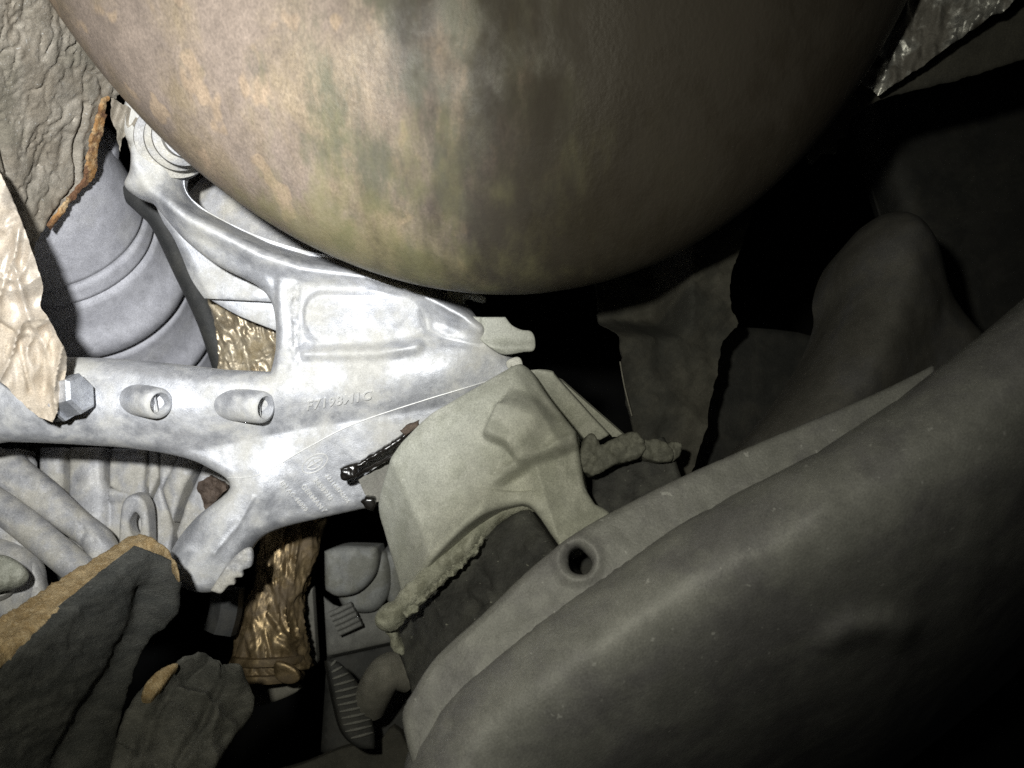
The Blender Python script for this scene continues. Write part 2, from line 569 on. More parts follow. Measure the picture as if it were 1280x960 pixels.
# ------------------------------------------------------------------ big exhaust drum across the top
def drum():
    A = np.array(((.2419, 0, -.0305), (0, .105, 0), (0, 0, .3293)))    # an oval drum hanging from above, leaning a little
    c = np.array((-.0338, .352, .3704))
    V, Fc = [], []
    nu, nv = 220, 160
    for j in range(nv+1):
        ph = math.pi*(j/nv)
        for i in range(nu):
            th = 2*math.pi*i/nu
            u = np.array((math.sin(ph)*math.cos(th), math.sin(ph)*math.sin(th), math.cos(ph)))
            V.append(c + A @ u)
    V = np.array(V)
    V[:, 1] += .0006*fbm(V[:, 0]*28, V[:, 2]*34, 7)                     # shallow dents
    for j in range(nv):
        for i in range(nu):
            a, b = j*nu+i, j*nu+(i+1) % nu
            Fc.append((a, b, b+nu, a+nu))
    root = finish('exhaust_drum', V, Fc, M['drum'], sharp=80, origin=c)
    tag(root, 'large rounded exhaust drum stained tan and olive above the aluminium bracket', 'exhaust')
    return root
drum_o = drum()

# ------------------------------------------------------------------ aluminium engine bracket
PB = Plane((100, 500, .400), (600, 440, .418), (330, 660, .412))
S = .0004162
BR = [(-60, 452), (0, 449), (80, 447), (170, 452), (270, 463, 1), (337, 466, 1), (340, 440), (340, 400), (333, 374), (314, 354), (268, 331), (228, 301), (205, 276), (185, 252), (164, 243), (148, 228), (158, 206), (160, 186), (147, 160), (150, 120), (175, 90), (230, 110), (235, 150), (226, 190), (218, 225), (240, 252), (300, 284), (365, 306), (430, 320), (500, 340), (552, 362), (584, 378), (600, 400), (622, 425), (645, 448), (655, 465), (630, 500), (590, 560), (550, 620), (500, 634), (470, 640), (400, 655), (345, 668), (318, 682), (300, 708), (285, 735), (262, 745), (235, 742), (212, 728), (205, 705), (215, 680), (240, 650), (283, 612), (255, 588), (215, 573), (150, 563), (60, 557), (0, 555), (-60, 556)]
BRc = curve(BR, 5)
PART = [(284, 598), (326, 592), (380, 562), (440, 531), (530, 500), (610, 476)]
RIDGE = [(165, 190), (190, 238), (240, 276), (330, 322), (380, 338), (460, 348), (540, 376), (600, 408)]
def bh(x, y, d):
    h = np.zeros(np.shape(x))
    yc = np.where(x < 250, 505, 505 - (x - 250)*.16)
    w = 1 - smooth(560, 640, x)
    t = np.clip((y - yc)/(58 - 6*smooth(240, 380, x)), -1, 1)
    h = h + .009*np.cos(t*math.pi/2)**1.2*w
    # area under the parting line leans away
    py = np.interp(x, [p[0] for p in PART], [p[1] for p in PART])
    h = h - .16*S*np.clip(y - py, 0, 200)*smooth(270, 345, x)
    # ridge along the upper arm
    q, t = segdist(x, y, RIDGE)
    h = h + .0100*np.exp(-(q/13.)**2)*np.where(x < 240, .5 + .5*smooth(180, 240, x), 1) - .0035*smooth(8, 40, q)*(x < 520)*(y < 440)*0
    # side of the arm, above the ridge line, falls back
    ry = np.interp(x, [p[0] for p in RIDGE], [p[1] for p in RIDGE])
    h = h - .0009*np.clip(ry - 8 - y, 0, 30)*smooth(200, 240, x)
    # upright rib left of the pocket
    h = h + .0042*np.exp(-((x-356)/10.)**4)*smooth(335, 360, y)*(1-smooth(455, 475, y))
    rough_strip = np.exp(-((x-370)/6.)**4)*smooth(345, 360, y)*(1-smooth(450, 466, y))
    h = h + rough_strip*(.0022 + .0011*fbm(x/3., y/5., 7))
    # pocket
    bx, by = np.abs(x-454)-46, np.abs(y-398)-5
    box = np.hypot(np.maximum(bx, 0), np.maximum(by, 0)) + np.minimum(np.maximum(bx, by), 0) - 30
    fl = .0040 - .00003*(x-456) - .00009*(y-398)
    mk = 1-smooth(-8, 3, box)
    h = h*(1-mk) + fl*mk
    # lower lip of the pocket
    q, t = segdist(x, y, [(385, 441), (470, 440), (520, 432)])
    h = h + .0062*np.exp(-(q/9.)**2)
    # crease right of the pocket
    q, t = segdist(x, y, [(524, 372), (533, 395), (535, 412), (556, 424), (600, 432)])
    h = h - .0018*np.exp(-(q/4.)**2)
    # leg
    q, t = segdist(x, y, [(330, 612), (275, 665), (240, 720)])
    h = h + .004*np.exp(-(q/32.)**2)
    q, t = segdist(x, y, [(318, 620), (300, 655), (270, 690)])
    h = h + .0008*np.exp(-(q/2.5)**2)
    h = h + .00012*fbm(x/16., y/16., 2, 2) + .00005*vnoise(x/5., y/5., 9)
    return h
def bh_pt(x, y):
    a, b = np.array([float(x)]), np.array([float(y)])
    d = segdist(a, b, BRc, True)[0]
    return float(bh(a, b, d)[0] - .010*(1 - dome(1-np.clip(d/17., 0, 1)))[0])
def on_b(x, y, dh=0.0):
    return PB.at(np.array(x, float), np.array(y, float), np.array(bh_pt(x, y) + dh))

bracket = thing('engine_bracket', PB.at(np.array(330.), np.array(500.), np.array(0.)), 'cast aluminium engine bracket with lettering and a ribbed upper arm', 'bracket')
relief('casting', M['cast'], PB, BRc, bracket, step=2.6, edge_r=17, edge_h=.010, fn=bh, thick=.016, sharp=55)
sweep('parting_line', M['cast_mark'], [on_b(p[0], p[1], -.0001) for p in curve(PART, 8, False)], .00042, bracket, seg=8)
# bosses on the lower bar
def boss(x0, y0, x1, y1, r):
    a, b = on_b(x0, y0, -.012), on_b(x1, y1, .0065)
    o = lathe('boss', M['cast'], a, b, [(0, r*.9), (.45, r*1.02), (.80, r), (.93, r*.97), (.98, r*.88), (.995, r*.70), (.93, r*.62), (.74, r*.58)], bracket, seg=36, sharp=50)
    n = (b-a)/np.linalg.norm(b-a)
    c = a + (b-a)*.90
    u, w = frame(n)
    z = w if abs(w[2]) > abs(u[2]) else u
    z = z + .25*np.cross(n, z)
    z /= np.linalg.norm(z)
    sweep('slot_bar', M['cast'], [c - z*r*.55 - n*.0008, c + z*r*.55 - n*.0008], .0006, o, seg=8)
boss(150, 497, 214, 502, .0082)
boss(262, 503, 340, 507, .0086)
# bolt at the left end
def hexbolt(name, a, b, r, parent, m):
    bo = lathe(name, m, a, b, [(0, r*.45), (.40, r*.45), (.42, r*1.0), (.5, r*1.0), (.52, r*.86), (.93, r*.86), (1, r*.72)], parent, seg=6, sharp=25, rot=.35)
    return bo
bA, bB = on_b(80, 498, .008), on_b(127, 488, .014)
bolt = hexbolt('bolt', bA, bB, .0122, bracket, M['steel'])
lathe('washer', M['dark'], bA + (bB-bA)*.16, bA + (bB-bA)*.36, [(0, .0105), (.1, .0115), (.9, .0115), (1, .0105)], bolt, seg=28)
# web plates behind the window
PW = flat(.436, .003, .004, (280, 350))
relief('web', M['cast'], PW, curve([(190, 250, 1), (226, 280), (330, 330, 1), (360, 380, 1), (330, 377, 1), (252, 373, 1), (234, 346), (216, 300), (200, 275)], 5), bracket, step=5, edge_r=4, edge_h=.001, thick=.006, fn=lambda x, y, d: -.004*smooth(14, 0, np.abs((x-226)*.86+(y-330)*-.5)))
relief('lower_web', M['cast'], flat(.446, .002, .006, (300, 390)), curve([(258, 372, 1), (345, 372, 1), (360, 420, 1), (338, 411, 1), (296, 394)], 5), bracket, step=5, edge_r=4, edge_h=.001, thick=.006)
# ears at the right end
relief('spring_clip', M['cap'], flat(.412, .004, 0, (620, 420)), curve([(590, 395, 1), (603, 396), (632, 396, 1), (640, 406), (652, 412), (664, 414), (669, 424), (667, 438), (655, 440), (630, 443), (612, 434), (598, 420)], 5), bracket, step=2.4, edge_r=3, edge_h=.001, thick=.003, fn=lambda x, y, d: .0025*np.exp(-((y - 434 + (x-600)*-.02)/7.)**2) - .0015*np.exp(-(segdist(x, y, [(604, 398), (600, 420)])[0]/3.)**2))
relief('small_ear', M['cap'], flat(.425, 0, 0, (590, 372)), curve([(560, 362), (580, 366), (597, 367), (607, 371), (606, 378), (596, 377), (584, 374), (575, 384), (562, 380)], 5), bracket, step=3, edge_r=4, edge_h=.001, thick=.003)
relief('hooked_tab', M['white'], flat(.402, 0, 0, (640, 455)), curve([(633, 452), (645, 446), (652, 450), (654, 465), (650, 476), (644, 470), (640, 458), (636, 462)], 5), bracket, step=2.5, edge_r=4, edge_h=.001, thick=.003)
# pale fingers on the foot
relief('foot_tab', M['cast_dusty'], flat(.402, .004, 0, (290, 710)), curve([(262, 739, 1), (282, 708), (300, 690), (311, 686), (315, 694), (313, 709), (303, 714), (302, 722), (293, 724), (292, 732), (284, 734), (275, 743)], 5), bracket, step=2.2, edge_r=5, edge_h=.002, thick=.004, fn=lambda x, y, d: .0010*smooth(8, 0, np.abs(d-7))*0 + .0006*fbm(x/12., y/12., 19))

# raised casting marks
def letters(txt, start, along, up, size, parent, name='lettering', dh=.0009, m=None, spacing=1.1):
    cu = bpy.data.curves.new('t', 'FONT')
    cu.body = txt
    cu.size = 1.0
    cu.space_character = spacing
    cu.extrude = 0.0
    cu.offset = 0.02
    cu.resolution_u = 3
    ob = bpy.data.objects.new('t', cu)
    C.objects.link(ob)
    dg = bpy.context.evaluated_depsgraph_get()
    me = bpy.data.meshes.new_from_object(ob.evaluated_get(dg))
    bpy.data.objects.remove(ob)
    bm = bmesh.new(); bm.from_mesh(me)
    bmesh.ops.triangulate(bm, faces=bm.faces)
    co = np.array([v.co[:2] for v in bm.verts])
    tris = [[v.index for v in f.verts] for f in bm.faces]
    bedges = [tuple(v.index for v in e.verts) for e in bm.edges if e.is_boundary]
    bm.free()
    X = start[0] + size*(co[:, 0]*along[0] + co[:, 1]*up[0])
    Y = start[1] + size*(co[:, 0]*along[1] + co[:, 1]*up[1])
    hb = np.array([bh_pt(x, y) for x, y in zip(X, Y)])
    top, bot = PB.at(X, Y, hb + dh), PB.at(X, Y, hb - .0006)
    n = len(X)
    Fc = [tuple(t) for t in tris] + [(a, b, b+n, a+n) for a, b in bedges]
    return finish(name, np.concatenate([top, bot]), Fc, m or M['cast_mark'], parent, smooth_shade=False)
letters('F7198M1C', (385, 512), (.985, -.17), (.16, -.98), 17, bracket, m=M['cast_mark'], dh=.0012)
for tx, st, ln in (('22116876206', (405, 596), 46), ('2458910', (390, 601), 34), ('GERMANY', (375, 609), 42), ('EN AC-46000', (350, 603), 50)):
    letters(tx, st, (.60, .80), (.84, -.54), {11: 7.6, 7: 9.0}.get(len(tx), 8) if tx != 'EN AC-46000' else 7.8, bracket, dh=.0008, m=M['cast_mark'])
def ring(cx, cy, rx, ry, ang, r):
    p = []
    for k in range(41):
        a = 2*math.pi*k/40
        x, y = rx*math.cos(a), ry*math.sin(a)
        p.append(on_b(cx + x*math.cos(ang)-y*math.sin(ang), cy + x*math.sin(ang)+y*math.cos(ang), 0))
    return p
emb = sweep('emblem', M['cast_mark'], ring(393, 580, 17.5, 9.6, -.55, 0), .0004, bracket, seg=6, cap=False)
sweep('emblem_ring', M['cast_mark'], ring(393, 580, 10.5, 5.6, -.55, 0), .00035, emb, seg=6, cap=False)
sweep('emblem_cross', M['cast_mark'], [on_b(384, 585), on_b(402, 575)], .0004, emb, seg=6)
sweep('emblem_cross', M['cast_mark'], [on_b(390, 575), on_b(396, 585)], .0004, emb, seg=6)

# black sealant strip on the bracket's lower edge
seal = thing('sealant_strip', on_b(470, 580), 'glossy black sealant strip with crusty ends between bracket and mount', 'sealant')
relief('crust', M['tape'], flat(.398, .004, 0, (480, 575)), [(424, 586), (438, 580), (455, 574), (476, 561), (498, 546), (514, 534), (520, 538), (505, 551), (482, 566), (462, 578), (448, 587), (445, 598), (432, 602), (426, 598)], seal, step=2, edge_r=4, edge_h=.002, thick=.012, rag=1.3, fn=lambda x, y, d: .0004*fbm(x/7., y/7., 3))
relief('brown_flake', M['taped'], flat(.396, .004, 0, (505, 540)), [(500, 540), (507, 531), (524, 524), (523, 533), (512, 541), (505, 546)], seal, step=2, edge_r=3, edge_h=.001, thick=.006, rag=1.2)
sweep('bead', M['tape'], path3([(446, 594, .396), (470, 581, .394), (500, 565, .393), (522, 551, .392)], 8), [.0010 + .0002*math.sin(i*1.7) for i in range(25)], seal, seg=10)
relief('drip', M['tape'], flat(.396, .004, 0, (462, 628)), [(450, 628), (457, 622), (468, 622), (470, 632), (466, 640), (456, 636)], seal, step=2, edge_r=4, edge_h=.002, thick=.012, rag=1.0)
relief('grey_patch', M['greyplate'], flat(.403, .004, 0, (480, 600)), [(448, 600), (480, 578), (530, 550), (530, 620), (466, 628), (456, 618)], seal, step=6, thick=.004)

# ------------------------------------------------------------------ engine mount
mount = thing('engine_mount', P3(600, 640, .39), 'dusty pale shelled engine mount with black rubber block on the subframe', 'engine mount')
PM = Plane((560, 560, .385), (760, 560, .372), (560, 760, .360))
CAP = curve([(499, 580, 1), (522, 553), (546, 528), (580, 507), (630, 478), (655, 464, 1), (668, 472), (690, 505), (722, 545, 1), (727, 580), (733, 612), (745, 632, 1), (765, 650), (715, 694), (698, 680), (668, 640), (640, 640), (605, 660), (560, 700), (520, 735), (497, 757, 1), (488, 715), (476, 668), (470, 628)], 5)
LIP = [(480, 772), (497, 755), (520, 733), (545, 708), (575, 684), (596, 662), (620, 642), (650, 630), (672, 640)]
def side(x, y, a, b):
    L = math.hypot(b[0]-a[0], b[1]-a[1])
    return ((y-a[1])*(b[0]-a[0]) - (x-a[0])*(b[1]-a[1]))/L        # positive to the right of a->b
def cap_fn(x, y, d):
    k = .0004
    h0 = .0195 + .00002*(y-560)
    f = [h0,
         h0 + .0003 - .34*k*np.maximum(0, side(x, y, (569, 645), (528, 560))*-1),
         h0 - .0050 + .0 - 1.0*k*side(x, y, (537, 667), (493, 570))*-1,
         h0 - .42*k*(18 - side(x, y, (500, 562), (640, 466))),
         h0 - .85*k*(side(x, y, (655, 470), (706, 552))*-1 + 9)]
    base = f[0]
    for q_ in f[1:]:
        m_ = np.clip(.5 + .5*(q_ - base)/.0006, 0, 1)
        base = q_*(1-m_) + base*m_ - .0006*m_*(1-m_)
    low = smooth(0, 9, side(x, y, (640, 603), (728, 556)))      # the column under the ridge
    col = .0175 - .0004*np.abs(side(x, y, (676, 592), (705, 690)))*.55
    low = low*smooth(612, 660, x)
    base = base*(1-low) + col*low
    u, v = (x-645)*.92 + (y-548)*.39, -(x-645)*.39 + (y-548)*.92                     # the rounded square boss on the shell
    b = np.hypot(np.maximum(np.abs(u)-19, 0), np.maximum(np.abs(v)-17, 0))
    fall = 9 + 24*smooth(-12, 14, u - .6*v)
    h = base + .0095*(1 - smooth(0, 1, b/fall))*(1-low)
    q, t = segdist(x, y, [(640, 598), (684, 577), (722, 552)])
    h = h + .0022*np.exp(-(q/5.)**2)
    q, t = segdist(x, y, LIP)
    h = h + .0040*np.exp(-(q/16.)**2)*(y > 620)
    return h + .00022*fbm(x/26., y/26., 5, 2) + .0002*np.clip(fbm(x/5., y/5., 8), 0, 2)*smooth(520, 640, y)
relief('shell', M['cap'], PM, CAP, mount, step=2.6, edge_r=5, edge_h=.003, fn=cap_fn, thick=.02, sharp=60)
# thin rear flange of the shell
relief('rear_flange', M['cap'], Plane((700, 500, .392), (760, 560, .400), (660, 520, .396)), curve([(655, 468, 1), (672, 464, 1), (690, 466), (697, 474), (740, 522, 1), (762, 545, 1), (735, 560, 1), (715, 545), (690, 515)], 4), mount, step=4, edge_r=5, edge_h=.0015, thick=.003, fn=lambda x, y, d: -.0035*np.exp(-(segdist(x, y, [(664, 470), (706, 530), (716, 545)])[0]/9.)**2))
relief('rear_rib', M['cap'], Plane((720, 510, .405), (775, 560, .412), (700, 530, .409)), [(697, 474), (703, 477), (782, 546), (760, 546)], mount, step=6, thick=.003)
# crusty lip along the shell's lower edge
def rim_fn(x, y, d):
    return .0008*fbm(x/17., y/17., 41, 2) + .00018*fbm(x/4., y/4., 43, 2)
PLP = Plane((600, 640, .3635), (700, 620, .358), (500, 750, .3475))
relief('lip', M['bead'], PLP, curve([(466, 768), (478, 752), (490, 746), (497, 736), (530, 702), (560, 672), (588, 646), (598, 626), (604, 612), (612, 624), (640, 613), (664, 618), (676, 632), (655, 632), (628, 643), (602, 664), (582, 690), (550, 717), (522, 744), (503, 762), (495, 776), (480, 784), (467, 780)], 4), mount, step=2.2, edge_r=8, edge_h=.005, thick=.007, rag=.55, fn=rim_fn)
relief('torn_skin', M['bead'], Plane((600, 650, .3585), (700, 630, .353), (500, 760, .3435)), curve([(506, 764), (530, 742), (556, 718), (585, 692), (606, 668), (598, 684), (588, 697), (560, 722), (534, 747), (512, 768)], 4), mount, step=1.8, thick=.0012, rag=1.8, fn=lambda x, y, d: .0016*fbm(x/5., y/5., 44))
relief('lip_tail', M['bead'], flat(.352, 0, 0, (490, 800)), curve([(480, 784), (492, 780), (497, 795), (503, 812), (505, 820), (496, 820), (488, 812), (486, 800)], 4), mount, step=2.2, edge_r=5, edge_h=.003, thick=.006, rag=1.2, fn=rim_fn)
# black rubber block
PR = Plane((590, 730, .353), (700, 700, .342), (540, 810, .345))
RB = curve([(478, 780, 1), (500, 752), (545, 712), (600, 665), (640, 638), (660, 634, 1), (705, 700, 1), (720, 740, 1), (560, 880, 1), (510, 875, 1), (492, 820)], 4)
relief('rubber_block', M['rubber'], PR, RB, mount, step=3.5, edge_r=10, edge_h=.004, thick=.035, fn=lambda x, y, d: -.004*smooth(0, 1, (540-x)/45.) + .0007*fbm(x/18., y/18., 4) + .0009*np.exp(-(segdist(x, y, [(545, 752), (560, 790), (552, 830)])[0]/3.)**2) - .0010*np.exp(-(segdist(x, y, [(598, 700), (612, 730), (620, 752), (600, 755), (584, 745)])[0]/2.5)**2))
# the second rubber block on the far side
PR2 = Plane((790, 580, .385), (850, 580, .380), (790, 640, .376))
relief('far_rubber_block', M['rubber'], PR2, curve([(734, 572, 1), (770, 560), (830, 545, 1), (845, 575, 1), (860, 620, 1), (760, 660, 1), (738, 630, 1), (740, 600)], 4), mount, step=4, edge_r=5, edge_h=.002, thick=.03, fn=lambda x, y, d: .0007*fbm(x/14., y/14., 14))
for k, pts in enumerate(([(724, 574), (732, 548), (741, 541), (748, 548), (752, 556), (770, 546), (792, 539), (804, 546), (808, 562), (796, 574), (770, 581), (748, 593), (732, 590)],
                         [(798, 566), (806, 550), (826, 549), (842, 562), (838, 576), (816, 575)], [(830, 562), (842, 550), (853, 556), (849, 572), (836, 575)])):
    relief('rubber_flap', M['lump'], Plane((760, 560, .372 + .002*k), (850, 560, .374 + .002*k), (760, 600, .369 + .002*k)), curve(pts, 4), mount, step=2.2, edge_r=5, edge_h=.002, thick=.012, rag=1.0, fn=lambda x, y, d: .0007*fbm(x/16., y/16., 45) + .0005*fbm(x/4., y/4., 46, 2))

# ------------------------------------------------------------------ subframe crossmember
sub = thing('subframe_crossmember', P3(900, 760, .30), 'broad dusty grey painted subframe beam crossing the lower right corner', 'subframe')
PT = Plane((640, 760, .345), (1200, 400, .345), (1000, 900, .305))
TOP = [(498, 1030), (506, 975), (522, 922), (554, 874), (586, 844), (668, 779), (764, 713), (888, 635), (1022, 566), (1122, 500), (1222, 422), (1322, 338), (1446, 232)]
beam = np.array(list(map(tuple, curve(TOP, 5, False))) + [(2100, 300), (2300, 1900), (1500, 1900), (420, 1500), (440, 1100)])
def beam_fn(x, y, d):
    q, t = segdist(x, y, TOP)
    e = np.clip(q - 55, 0, 2000)
    h = .036*dome(1 - np.clip(q/130., 0, 1)) - .00031*2.9*(np.sqrt(e*e + 170.**2) - 170)
    # pressed swage low on the beam
    g, t2 = segdist(x, y, [(1010, 812), (1080, 784), (1130, 778), (1220, 790)])
    h = h + .010*np.exp(-(g/20.)**2)*smooth(0, .25, t2)*(1-smooth(.75, 1, t2))
    g2 = np.hypot((x-583)/8., (y-905)/16.)
    h = h - .004*np.exp(-g2**2*2.0)
    return h + .0007*fbm(x/60., y/60., 31)
relief('beam', M['frame'], PT, beam, sub, step=9, fn=beam_fn, thick=.004, sheet=True, sharp=70)
PF = Plane((700, 690, .338), (1000, 530, .345), (600, 800, .328))
FL = curve([(500, 900), (515, 862), (545, 818), (600, 768), (655, 715), (690, 686), (722, 662), (760, 640), (830, 604), (900, 572), (950, 550), (1005, 527), (1060, 504), (1110, 482), (1170, 452, 1), (1185, 520, 1), (900, 700, 1), (700, 830, 1), (520, 980, 1)], 5)
hole = curve([(712, 688), (722, 682), (732, 690), (740, 702), (733, 716), (716, 714), (710, 702)], 4)
relief('flange', M['frame'], PF, FL, sub, holes=[hole], step=5, edge_r=9, edge_h=.004, thick=.006, sharp=60, fn=lambda x, y, d: .002*np.exp(-((np.hypot(x-722, y-700)-24)/8.)**2) + .012*smooth(60, 0, segdist(x, y, [(940, 545), (1100, 500)])[0])*0 + .0005*fbm(x/40., y/40., 51))
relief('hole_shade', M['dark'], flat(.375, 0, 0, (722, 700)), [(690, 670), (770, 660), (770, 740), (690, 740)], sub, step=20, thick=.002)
# arm rising behind the beam
PA = Plane((1080, 420, .418), (1180, 420, .420), (1080, 520, .402))
ARM = curve([(890, 600), (945, 540), (1006, 468), (1042, 410), (1058, 366), (1056, 336), (1066, 300), (1086, 272), (1108, 256), (1140, 258), (1180, 296), (1214, 356), (1280, 420), (1340, 470, 1), (1300, 640, 1), (900, 720, 1)], 5)
def arm_fn(x, y, d):
    q, t = segdist(x, y, [(960, 600), (1060, 470), (1095, 380), (1105, 300)])
    return .030*np.exp(-(q/72.)**2) - .012*smooth(330, 255, y) + .0006*fbm(x/30., y/30., 61)
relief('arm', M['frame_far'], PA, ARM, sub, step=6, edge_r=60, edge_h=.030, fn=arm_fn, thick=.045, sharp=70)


# ------------------------------------------------------------------ upper left: dirty quilted foil shield and its torn rim
PH = Plane((60, 150, .378), (130, 150, .410), (40, 300, .404))
SH = curve([(-120, -120, 1), (40, -120, 1), (150, -40, 1), (150, 110), (138, 122), (131, 150), (122, 185), (119, 222), (100, 240), (84, 262), (62, 290), (42, 322, 1), (36, 300), (12, 240), (-40, 180), (-120, 120, 1)], 5)
def sh_fn(x, y, d):
    u, v = x*.97 + y*.22, -x*.22 + y*.97
    wx = vnoise(x/24., y/24., 2)
    c = 1 - np.abs(vnoise(u/6.5 + 1.3*wx, v/26. + .8*vnoise(x/15., y/15., 8), 5))*2.2        # short upright creases
    c2 = 1 - np.abs(vnoise(u/10.5 - 1.1*wx + 9, v/40., 15))*2.2
    h = -.0024*np.clip(c, .35, 1)*(.5 + .5*vnoise(x/30., y/30., 11)) - .0020*np.clip(c2, .4, 1) + .0020*fbm(x/70., y/70., 6, 2) + .0002*vnoise(x/4., y/4., 3)
    q, t = segdist(x, y, [(108, 130), (101, 180), (99, 232), (70, 275), (48, 312)])
    h = h - .0022*np.exp(-(q/2.6)**2) + .0012*np.exp(-((q-6)/4.)**2)
    q, t = segdist(x, y, [(2, 150), (10, 200), (22, 245), (34, 290)])
    return h - .0034*np.exp(-(q/4.)**2)
shield = thing('heat_shield', P3(60, 150, .36), 'dirty wrinkled foil heat shield with torn rusty edge left of the drum', 'heat shield')
relief('foil_sheet', M['foil'], PH, SH, shield, step=2.6, fn=sh_fn, thick=.0012, sheet=True, rag=.8, sharp=70)
relief('torn_edge', M['rust'], Plane((60, 150, .3765), (130, 150, .4085), (40, 300, .4025)), [(137, 121), (132, 150), (123, 185), (120, 222), (100, 240), (84, 262), (64, 288), (61, 284), (81, 255), (96, 236), (106, 226), (111, 200), (114, 175), (122, 150), (130, 125)], shield, step=2, thick=.0016, rag=1.5, edge_r=2, edge_h=.0003, fn=lambda x, y, d: .0005*fbm(x/5., y/5., 3))
# tatters under the drum
for i, pts in enumerate(([(138, 122), (152, 128), (163, 150), (168, 172), (160, 162), (155, 170), (150, 188), (145, 165), (138, 145)], [(150, 128), (165, 136), (176, 158), (172, 170), (166, 156), (160, 158)])):
    relief('tatter', M['foil'], flat(.396, .02, 0, (150, 140)) if not i else flat(.392, .02, 0, (150, 140)), pts, shield, step=2, thick=.0006, sheet=True, rag=.9, fn=lambda x, y, d: .0016*np.sin(x/3.2 + y/9.))

# shiny tan foil flap at the left edge
PL = Plane((20, 380, .356), (80, 380, .366), (20, 500, .363))
FLAP = curve([(-120, 130, 1), (-20, 195), (8, 232), (28, 280), (44, 325), (54, 358), (50, 382), (60, 396), (72, 420), (83, 442), (81, 480), (66, 527, 1), (48, 520), (18, 494), (-4, 474), (-120, 420, 1)], 5)
def flap_fn(x, y, d):
    h = .0034*crumple((x+.3*y)/40., (y-.3*x)/75., 31, 2) + .0003*crumple(x/17., y/30., 33, 1) + .0014*fbm(x/28., y/28., 35, 2)
    q, t = segdist(x, y, [(22, 285), (18, 330), (34, 392), (60, 440), (70, 500)])
    h = h + .0030*np.exp(-(q/5.)**2)
    q, t = segdist(x, y, [(0, 405), (22, 420), (38, 490)])
    return h - .0022*np.exp(-(q/3.)**2)
tag(relief('foil_flap', M['foil_tan'], PL, FLAP, step=2.4, fn=flap_fn, thick=.001, sheet=True, rag=.6, sharp=75), 'shiny tan crumpled foil flap hanging over the bracket bolt', 'foil')

# ------------------------------------------------------------------ grey rubber boot between the arms
bt = thing('rubber_boot', P3(140, 350, .52), 'grey dusty convoluted rubber boot between the bracket arms', 'boot')
A0, A1 = P3(-20, 150, .412), P3(215, 490, .680)
prof = []
for k in range(201):
    t = k/200
    r = float(np.interp(t, [0, .25, .47, .55, .67, .75, 1], [.049, .0535, .0595, .0615, .0635, .0640, .063]))
    for g, dp in ((.27, .0022), (.32, .0026)):
        r -= dp*math.exp(-((t-g)/.006)**2)
    r += .0062*math.exp(-((t-.440)/.042)**2)
    r -= .0066*math.exp(-((t-.488)/.009)**2)
    r += .0054*math.exp(-((t-.630)/.034)**2)
    r -= .0042*math.exp(-((t-.672)/.008)**2)
    prof.append((t, r))
lathe('bellows', M['boot'], A0, A1, prof, bt, seg=96, sharp=80, fn=lambda t, g: 1 + .004*math.sin(3*g + 8*t))
# collar above the boot
relief('collar', M['boot'], flat(.455, .01, 0, (130, 200)), curve([(112, 140), (125, 150), (140, 165), (143, 188), (136, 208), (122, 216), (104, 230), (95, 210)], 5), bt, step=3, edge_r=14, edge_h=.008, thick=.01, fn=lambda x, y, d: .004*np.exp(-(segdist(x, y, [(128, 150), (142, 185), (130, 212)])[0]/5.)**2))

# dust seal standing in the top of the bracket, seen past the drum
ds = lathe('dust_seal', M['cast_dusty'], P3(212, 178, .415), P3(232, 170, .370), [(0, .0205), (.10, .0205), (.14, .0180), (.22, .0180), (.24, .0190), (.32, .0190), (.36, .0150), (.42, .0142), (.46, .0155), (.54, .0155), (.58, .0125), (.68, .0122), (.72, .0135), (.8, .0135), (.84, .010), (1, .010)], seg=48, sharp=35)
tag(ds, 'stepped grey dust seal at the upper bracket arm beside the drum', 'seal')
# grey canister behind it
cn = thing('grey_canister', P3(290, 260, .50), 'rounded grey canister partly hidden behind the upper bracket arm', 'canister')
lathe('body', M['cast_dusty'], P3(258, 252, .50), P3(400, 340, .48), [(0, .012), (.03, .022), (.08, .027), (.15, .0285), (.2, .030), (.23, .030), (.25, .0285), (.9, .0285), (1, .02)], cn, seg=48)
lathe('neck', M['foil_silver'], P3(222, 225, .505), P3(262, 255, .50), [(0, .012), (.2, .014), (.3, .012), (.4, .0145), (.5, .012), (.6, .0145), (.7, .012), (1, .0125)], cn, seg=32)
# small grey sleeve behind the arm and the boot
sl = sweep('dark_sleeve', M['dark'], path3([(165, 238, .47), (185, 256, .468), (205, 278, .470), (232, 335, .485), (262, 400, .50), (285, 470, .51)], 6), .008, seg=18)
tag(sl, 'thin dark sleeve in the dark gap between boot and bracket arm', 'hose')

# crumpled foil sleeve seen through the bracket window
PC = flat(.475, .004, 0, (300, 420))
tag(relief('foil_wrap', M['foil_brown'], PC, curve([(262, 372), (300, 372), (360, 385, 1), (365, 490, 1), (268, 500, 1), (276, 450), (272, 410)], 5), step=2.2, thick=.01, fn=lambda x, y, d: .006*dome((x-305)/45.) + .0016*crumple((x-y*.35)/16., y/50., 71) + .0007*crumple(x/8., y/12., 73, 2), sharp=75), 'brown crinkled foil wrap glinting inside the bracket window', 'foil')

